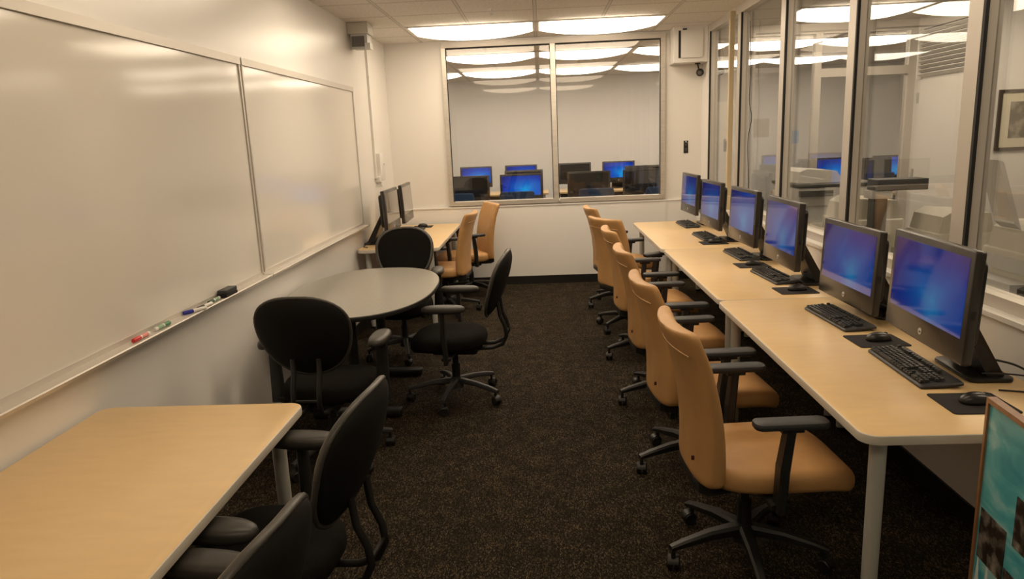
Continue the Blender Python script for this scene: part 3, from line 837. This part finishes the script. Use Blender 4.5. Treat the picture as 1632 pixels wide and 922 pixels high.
t = thing('equipment_cabinet', 'white wall cabinet in the top right corner with a dark door gap', 'cabinet', (1.61, D+.025, 2.37))
q = MB(); q.box(-.174, .176, -.27, 0, 0, .36); q.build('body', WALLM, t, 0)
q = MB(); q.box(-.128, -.105, -.274, -.268, .045, .32); q.box(-.085, -.045, -.290, -.268, .322, .338); q.build('door_gap', GASK, t, 0)
q = MB(); q.box(-.100, .125, -.284, -.270, .045, .322); q.build('door', WHITEP, t, 0)
t = thing('security_camera', 'small black camera hanging under the white corner cabinet', 'camera', (1.715, D-.10, 2.3705))
q = MB(); q.cyl((0,0,0), (0,0,-.012), .03); q.cyl((0,0,-.01), (.01,-.01,-.07), .008); q.build('bracket', BLK, t)
q = MB(); q.ball((.02,-.02,-.10), .042); q.build('camera_head', BLK, t)
q = MB(); q.cyl((.01,-.05,-.105), (.005,-.075,-.108), .02); q.build('lens', DARKL, t)
t = thing('wall_outlet', 'dark brown switch plate on the white wall right of the far window', 'outlet', (1.622, FY, 1.49))
q = MB(); q.M = RX(PI/2); q.slab(.05, .135, 0, .006, .004, .002); q.build('plate', WOODF if False else BLK, t)
q = MB(); q.box(-.012, .012, -.012, -.006, .015, .05); q.box(-.012, .012, -.012, -.006, -.045, -.01); q.build('receptacle', DGREY, t, 0)
q = MB(); q.cyl((0,-.010,.055), (0,-.006,.055), .010); q.cyl((.012,-.009,.045), (.012,-.006,.045), .005); q.build('screw', LOGO, t)

t = thing('power_pole', 'cream vertical cable raceway rising to the ceiling on the glass partition', 'raceway', (1.765, 6.85, 0))
q = MB(); q.box(-.020, .022, -.022, .022, .96, 2.70); q.build('channel', CREAM, t, 0)
q = MB(); q.M = T(-.005, -.01, 0); q.slab(.055, .10, .925, 1.05, .006, .004); q.build('outlet_box', CREAM, t)
q = MB(); q.box(-.034, -.028, -.04, -.015, .96, 1.0); q.build('socket', DGREY, t, 0)
cable([(1.80,6.40,2.55),(1.81,6.38,2.2),(1.80,6.36,1.9),(1.815,6.33,1.75),(1.80,6.37,1.55),(1.81,6.35,1.2),(1.80,6.3,1.0)], 'thin black wire hanging down behind the glass partition', .003)

# ------------------------------------------------------------------ poster in the foreground
t = thing('poster_display', 'wood-framed teal sea poster standing at the bottom right corner', 'poster', (1.218, 1.90, 0), math.atan2(-.16, -.017)-PI)
# local +X runs back towards the far edge; the poster faces local +Y (the aisle side)
L = .62
t.rotation_euler = (0, 0, math.atan2(.16, .017))
def pb(x0, x1, z0, z1, y0, y1): return MB().box(-x1, -x0, y0, y1, z0, z1)
f = pb(0, L, .905, .919, -.012, .012); f.box(-L, 0, -.012, .012, .06, .075); f.box(-.011, 0, -.012, .012, .075, .905); f.box(-L, -L+.011, -.012, .012, .075, .905)
f.build('frame', WOODF, t, 0)
pb(.011, L-.011, .075, .905, -.004, .006).build('poster_sheet', POSTER, t, 0)
PW = mat('poster_white', (.62, .68, .66), .4)
def wav(x0, x1, z0, z1, m, name, sk=0):
    q = MB(); n = 8; a = []; b = []
    q.loft([[(-x0, .0065+dy, z0), (-x1, .0065+dy, z0), (-x1, .0065+dy, z1), (-x0, .0065+dy, z1-sk)] for dy in (0, .0012)])
    q.build(name, m, t, 0)
wav(.022, .155, .45, .60, PHOTO1, 'photo_print')
wav(.185, .30, .58, .72, PHOTO1, 'photo_print')
wav(.16, .30, .30, .50, PHOTO1, 'photo_print')
q = MB()
for k in range(6):
    x = .02+k*.05; q.loft([[(-x, .0066+d_, .33), (-x-.03, .0066+d_, .33), (-x-.012, .0066+d_, .47+.02*(k % 2))] for d_ in (0, .001)])
q.build('wave_crest', PW, t, 0)
q = MB(); q.box(-.55, -.21, .0064, .0072, .79, .86); q.build('pale_banner', PW, t, 0)
q = MB()
for s in (0, 1): q.bar((-.06-s*(L-.12), -.16, .015), (-.06-s*(L-.12), .16, .015), .03, .03); q.bar((-.06-s*(L-.12), 0, .02), (-.06-s*(L-.12), 0, .075), .03, .02)
q.build('foot', WOODF, t, 0)

# ------------------------------------------------------------------ office behind the partition
t = thing('counter', 'long pale counter behind the glass partition carrying the printers', 'counter', (2.32, 4.1, 0))
q = MB(); q.slab(.80, 2.7, .765, .80, .02, .004); q.build('worktop', BEIGE, t)
q = MB(); q.box(-.38, .38, -1.33, 1.33, .08, .765); q.box(-.35, .35, -1.3, 1.3, 0, .08); q.build('cabinet_body', LGREY, t, 0)
q = MB()
for k in range(3):
    q.box(-.392, -.38, -1.3+k*.88, -1.3+k*.88+.84, .12, .74)
q.build('door', LGREY, t, 0)

t = thing('photocopier', 'white photocopier with sloping document feeder behind the second glass bay', 'copier', (2.33, 6.05, 0))
t.scale = (1, 1, 1.12)
q = MB(); q.M = T(0, 0, 0); q.slab(.56, .60, .0, .62, .03, .01); q.build('paper_cabinet', LGREY, t)
q = MB(); q.slab(.58, .62, .64, .78, .03, .01); q.box(-.29, .29, -.31, .31, .60, .64); q.build('body', WHITEP, t)
q = MB(); q.slab(.62, .64, .93, 1.06, .03, .01); q.M = T(-.02, 0, 0); q.slab(.56, .60, .78, .93, .02, .008); q.build('scanner', LGREY, t)
q = MB(); q.M = T(0, -.0, 0); q.slab(.64, .66, 1.06, 1.085, .03, .008); q.build('glass_lid', DGREY, t)
q = MB(); R = [(-.27,1.085),(.10,1.085),(.03,1.165),(-.20,1.185),(-.26,1.165)]
q.loft([[(x, y, z) for x, z in R] for y in (-.20, .18)]); q.build('document_feeder', WHITEP, t, 25)
for z in (.10, .28, .46, .67):
    q = MB(); q.box(-.20, .24, -.325, -.30, z, z+.14); q.box(-.05, .09, -.332, -.325, z+.06, z+.085); q.build('paper_drawer', WHITEP, t, 0)
q = MB(); q.box(-.30, -.05, -.36, -.30, 1.0, 1.04); q.build('control_panel', DGREY, t, 0)

def office_printer(loc, label, w_, d_, h_):
    t = thing('desktop_printer', label, 'printer', loc)
    q = MB(); q.slab(w_, d_, .0, h_*.62, .03, .012); q.build('body', BEIGE, t)
    R = [(-w_/2+.02, h_*.62), (w_/2-.02, h_*.62), (w_/2-.05, h_*.95), (-w_/2+.10, h_), (-w_/2+.04, h_*.9)]
    q = MB(); q.loft([[(x, y, z) for x, z in R] for y in (-d_/2+.03, d_/2-.03)]); q.build('top_cover', BEIGE, t, 25)
    q = MB(); q.box(-w_/2-.10, -w_/2+.02, -d_/2+.06, d_/2-.06, h_*.16, h_*.26); q.build('output_tray', LGREY, t, 0)
    q = MB(); q.box(-w_/2-.006, -w_/2, -d_/2+.05, d_/2-.05, h_*.34, h_*.54); q.build('front_cover', LGREY, t, 0)
    q = MB(); q.box(-.07, .05, -d_/2-.006, -d_/2+.002, h_*.40, h_*.52); q.build('button_panel', DGREY, t, 0)
    return t
office_printer((2.24, 5.08, .80), 'beige desktop printer on the counter, left of the dark T-shaped stand', .40, .42, .37)
office_printer((2.50, 4.45, .80), 'beige desktop printer on the counter, right of the dark T-shaped stand', .36, .40, .34)
t = thing('t_shaped_stand', 'dark grey T-shaped equipment stand with a wide flat top bar', 'stand', (2.335, 4.55, .80))
t.location = (2.13, 4.62, .80)
q = MB(); q.slab(.16, .18, 0, .02, .02, .004); q.build('base_plate', DGREY, t)
q = MB(); q.slab(.085, .09, .02, .40, .008, .003); q.build('post', DGREY, t)
q = MB(); q.M = T(.0, 0, .40); q.slab(.13, .12, 0, .05, .01, .004); q.build('collar', LGREY, t)
q = MB(); q.M = T(.115, 0, .45); q.slab(.31, .16, 0, .07, .012, .004); q.build('top_bar', DGREY, t)
t = office_printer((2.52, 3.55, .80), 'pale printer behind the last glass bay, with a tilted paper feed tray', .46, .48, .36)
q = MB(); R = [(-.02, .30), (.015, .27), (-.10, .60), (-.125, .61)]
q.loft([[(x-.22, y, z+.06) for x, z in R] for y in (-.03, .13)]); q.build('paper_feed_tray', LGREY, t, 0)
t = thing('card_terminal', 'black box device on the counter at the right edge, before the pale printer', 'device', (2.30, 3.22, .80))
q = MB(); R = [(-.12, 0), (.12, 0), (.12, .13), (.02, .15), (-.12, .09)]
q.loft([[(x, y, z) for x, z in R] for y in (-.08, .08)]); q.build('case', BLK, t, 0)
q = MB(); q.box(-.10, .0, -.06, .06, .12, .128); q.build('keypad', DGREY, t, 0)

t = thing('framed_picture', 'framed picture with pale mount on the office wall at the right edge', 'picture', (4.47, 6.95, 1.64))
q = MB(); w2, h2 = .235, .275
q.box(-w2, w2, -.025, 0, h2-.028, h2); q.box(-w2, w2, -.025, 0, -h2, -h2+.028); q.box(-w2, -w2+.028, -.025, 0, -h2+.028, h2-.028); q.box(w2-.028, w2, -.025, 0, -h2+.028, h2-.028)
q.build('frame', DWOOD, t, 0)
q = MB(); q.box(-w2+.028, w2-.028, -.012, -.002, -h2+.028, h2-.028); q.build('mount', MATB, t, 0)
q = MB(); q.box(-.125, .125, -.014, -.012, -.165, .165); q.build('print', PHOTO2, t, 0)

for k, (x, z, w_, h_, m, lab) in enumerate(((2.035, 1.74, .15, .44, 0, 'tall pale notice on the glass wall in the first narrow bay'),(2.45, 1.66, .17, .20, 1, 'small grey notice taped on the glass wall behind the copier'),
                               (2.80, 1.55, .12, .14, 2, 'small blue notice on the glass wall beside the door frame'))):
    q = MB(); q.box(x-w_/2, x+w_/2, D-.004+.04-.002, D+.037, z-h_/2, z+h_/2)
    o = tag(q.build('paper_notice', (WHITEP, mat('grey_notice', (.36,.34,.31), .6), mat('blue_notice', (.25,.32,.45), .6))[m], None, 0), lab, 'notice')

# ------------------------------------------------------------------ computer lab behind the far window
def lab_table(x0, x1, y0, y1, label):
    t = thing('lab_table', label, 'table', ((x0+x1)/2, (y0+y1)/2, 0), 0, 'computer lab tables')
    W, Dp = x1-x0, y1-y0
    q = MB(); q.slab(W, Dp, .71, TZ, .02, .004); q.build('tabletop', MAPLE, t)
    q = MB(); q.box(-W/2+.05, W/2-.05, Dp/2-.10, Dp/2-.08, .25, .71); q.build('modesty_panel', DGREY, t, 0)
    for s in (-1, 1):
        for u in (-1, 1):
            q = MB(); q.cyl((s*(W/2-.08), u*(Dp/2-.07), 0), (s*(W/2-.08), u*(Dp/2-.07), .71), .025); q.build('leg', GREYM, t)
lab_table(-2.2, .12, 8.95, 9.65, 'front row lab table behind the left half of the far window')
lab_table(.22, 2.4, 8.95, 9.65, 'front row lab table behind the right half of the far window')
lab_table(-2.2, .12, 10.1, 10.75, 'second row lab table behind the left half of the far window')
lab_table(.22, 2.4, 10.1, 10.75, 'second row lab table behind the right half of the far window')
lab_table(-2.2, .12, 12.1, 12.8, 'back row lab table behind the left half of the far window')
lab_table(.22, 2.4, 12.1, 12.8, 'back row lab table behind the right half of the far window')
lab_table(3.4, 5.6, 9.75, 10.8, 'lab table seen through the glass door on the right')
pcl = computer(SCRL); first = True
LG = 'computers in the lab beyond the glass'
for x, y, lab in ((-.26, 9.3, 'lit lab computer left of the window post, blue screen closest to the window'),
                  (-1.12, 12.4, 'lit lab computer at the back left, partly behind a dark one'),
                  (-.34, 12.4, 'lit lab computer at the back centre, only its top edge showing'),
                  (1.33, 12.4, 'lit lab computer at the back right, between two dark ones'),
                  (4.13, 10.45, 'lit lab computer seen left of a mullion through the glass door'),
                  (5.02, 10.5, 'lit lab computer seen right of a mullion through the glass door')):
    place(pcl, first, (x, y, TZ), 0, lab, LG, .92); first = False
pco = copy_tree(pc_off); first = True
for x, y, lab in ((-.95, 9.3, 'dark lab computer at the left edge of the far window'),
                  (.615, 9.3, 'dark lab computer just right of the window post, reflecting a light'),
                  (1.33, 9.3, 'dark lab computer at the right edge of the far window'),
                  (-.25, 10.4, 'dark lab computer directly behind the lit one near the window'),
                  (.585, 12.4, 'dark lab computer at the back, right of the window post'),
                  (1.48, 10.4, 'dark lab computer in the second row at the right edge of the window'),
                  (4.47, 9.95, 'dark lab computer beside the lit one seen through the glass door')):
    place(pco, first, (x, y, TZ), 0, lab, LG, .92); first = False

def lab_chair():
    t = thing('lab_chair', '', 'chair', group='navy lab chairs')
    rings = []
    for v, s in ((0,.8),(.02,.94),(.08,1),(.3,1),(.6,1),(.88,1),(.96,.95),(.99,.85),(1,.7)):
        rings.append([(y_, -.20-.06*v+x_+.03*(y_/.2)**2, .60+.44*v) for y_, x_ in sup(.21*(1-(1-s)*.5), .03*s, 3.5, 32)])
    MB().loft(rings).build('backrest', BLUEF, t, 60)
    rings = [[(x, y+.03, z) for x, y in sup(.23*s, .22*s, 3.4, 36)] for s, z in ((.9,.39),(1,.405),(1,.44),(.95,.46),(.7,.468))]
    MB().loft(rings).build('seat', BLUEF, t, 60)
    q = MB(); q.bar((0,-.245,.66), (0,-.22,.40), .05, .02); q.bar((0,-.22,.40), (0,.0,.37), .05, .02); q.build('back_support', BLK, t)
    q = MB(); q.cyl((0,0,.13), (0,0,.39), .025); q.build('gas_lift', BLK, t)
    star_base(t, .3)
    return t
lc = lab_chair(); first = True
for x, y, a, lab in ((-1.02, 8.78, .0, 'navy lab chair back at the lower left corner of the far window'),
                     (-.30, 8.78, .03, 'navy lab chair back in front of the lit screen in the far window'),
                     (.66, 8.78, -.03, 'navy lab chair back just right of the window post'),
                     (1.34, 8.70, .35, 'navy lab chair back at the lower right corner of the far window'),
                     (4.30, 9.62, .1, 'navy lab chair seen through the glass door on the right')):
    place(lc, first, (x, y, 0), a, lab, 'navy lab chairs'); first = False

# ------------------------------------------------------------------ world, camera, view
w = bpy.data.worlds.new('World'); scene.world = w; w.use_nodes = True
w.node_tree.nodes['Background'].inputs[0].default_value = (1, .85, .68, 1)
w.node_tree.nodes['Background'].inputs[1].default_value = .03
F, YAW, PIT, ROL, H = 1133.28, .0470, -.2098, -.0420, 1.6687
f0 = Vector((-math.sin(YAW), math.cos(YAW), 0)); r0 = Vector((math.cos(YAW), math.sin(YAW), 0)); u0 = Vector((0, 0, 1))
fw = f0*math.cos(PIT)+u0*math.sin(PIT); up = -f0*math.sin(PIT)+u0*math.cos(PIT)
rt = r0*math.cos(ROL)+up*math.sin(ROL); up = -r0*math.sin(ROL)+up*math.cos(ROL)
cd = bpy.data.cameras.new('camera'); cam = bpy.data.objects.new('camera', cd); COL.objects.link(cam)
cd.sensor_fit = 'HORIZONTAL'; cd.sensor_width = 36; cd.lens = F/1632*36; cd.clip_start = .05
M = Matrix((( rt.x, up.x, -fw.x, 0), (rt.y, up.y, -fw.y, 0), (rt.z, up.z, -fw.z, H), (0, 0, 0, 1)))
cam.matrix_world = M
scene.camera = cam
vs = scene.view_settings
vs.view_transform = 'Standard'; vs.look = 'None'; vs.gamma = 1; vs.exposure = .12; vs.use_curve_mapping = False
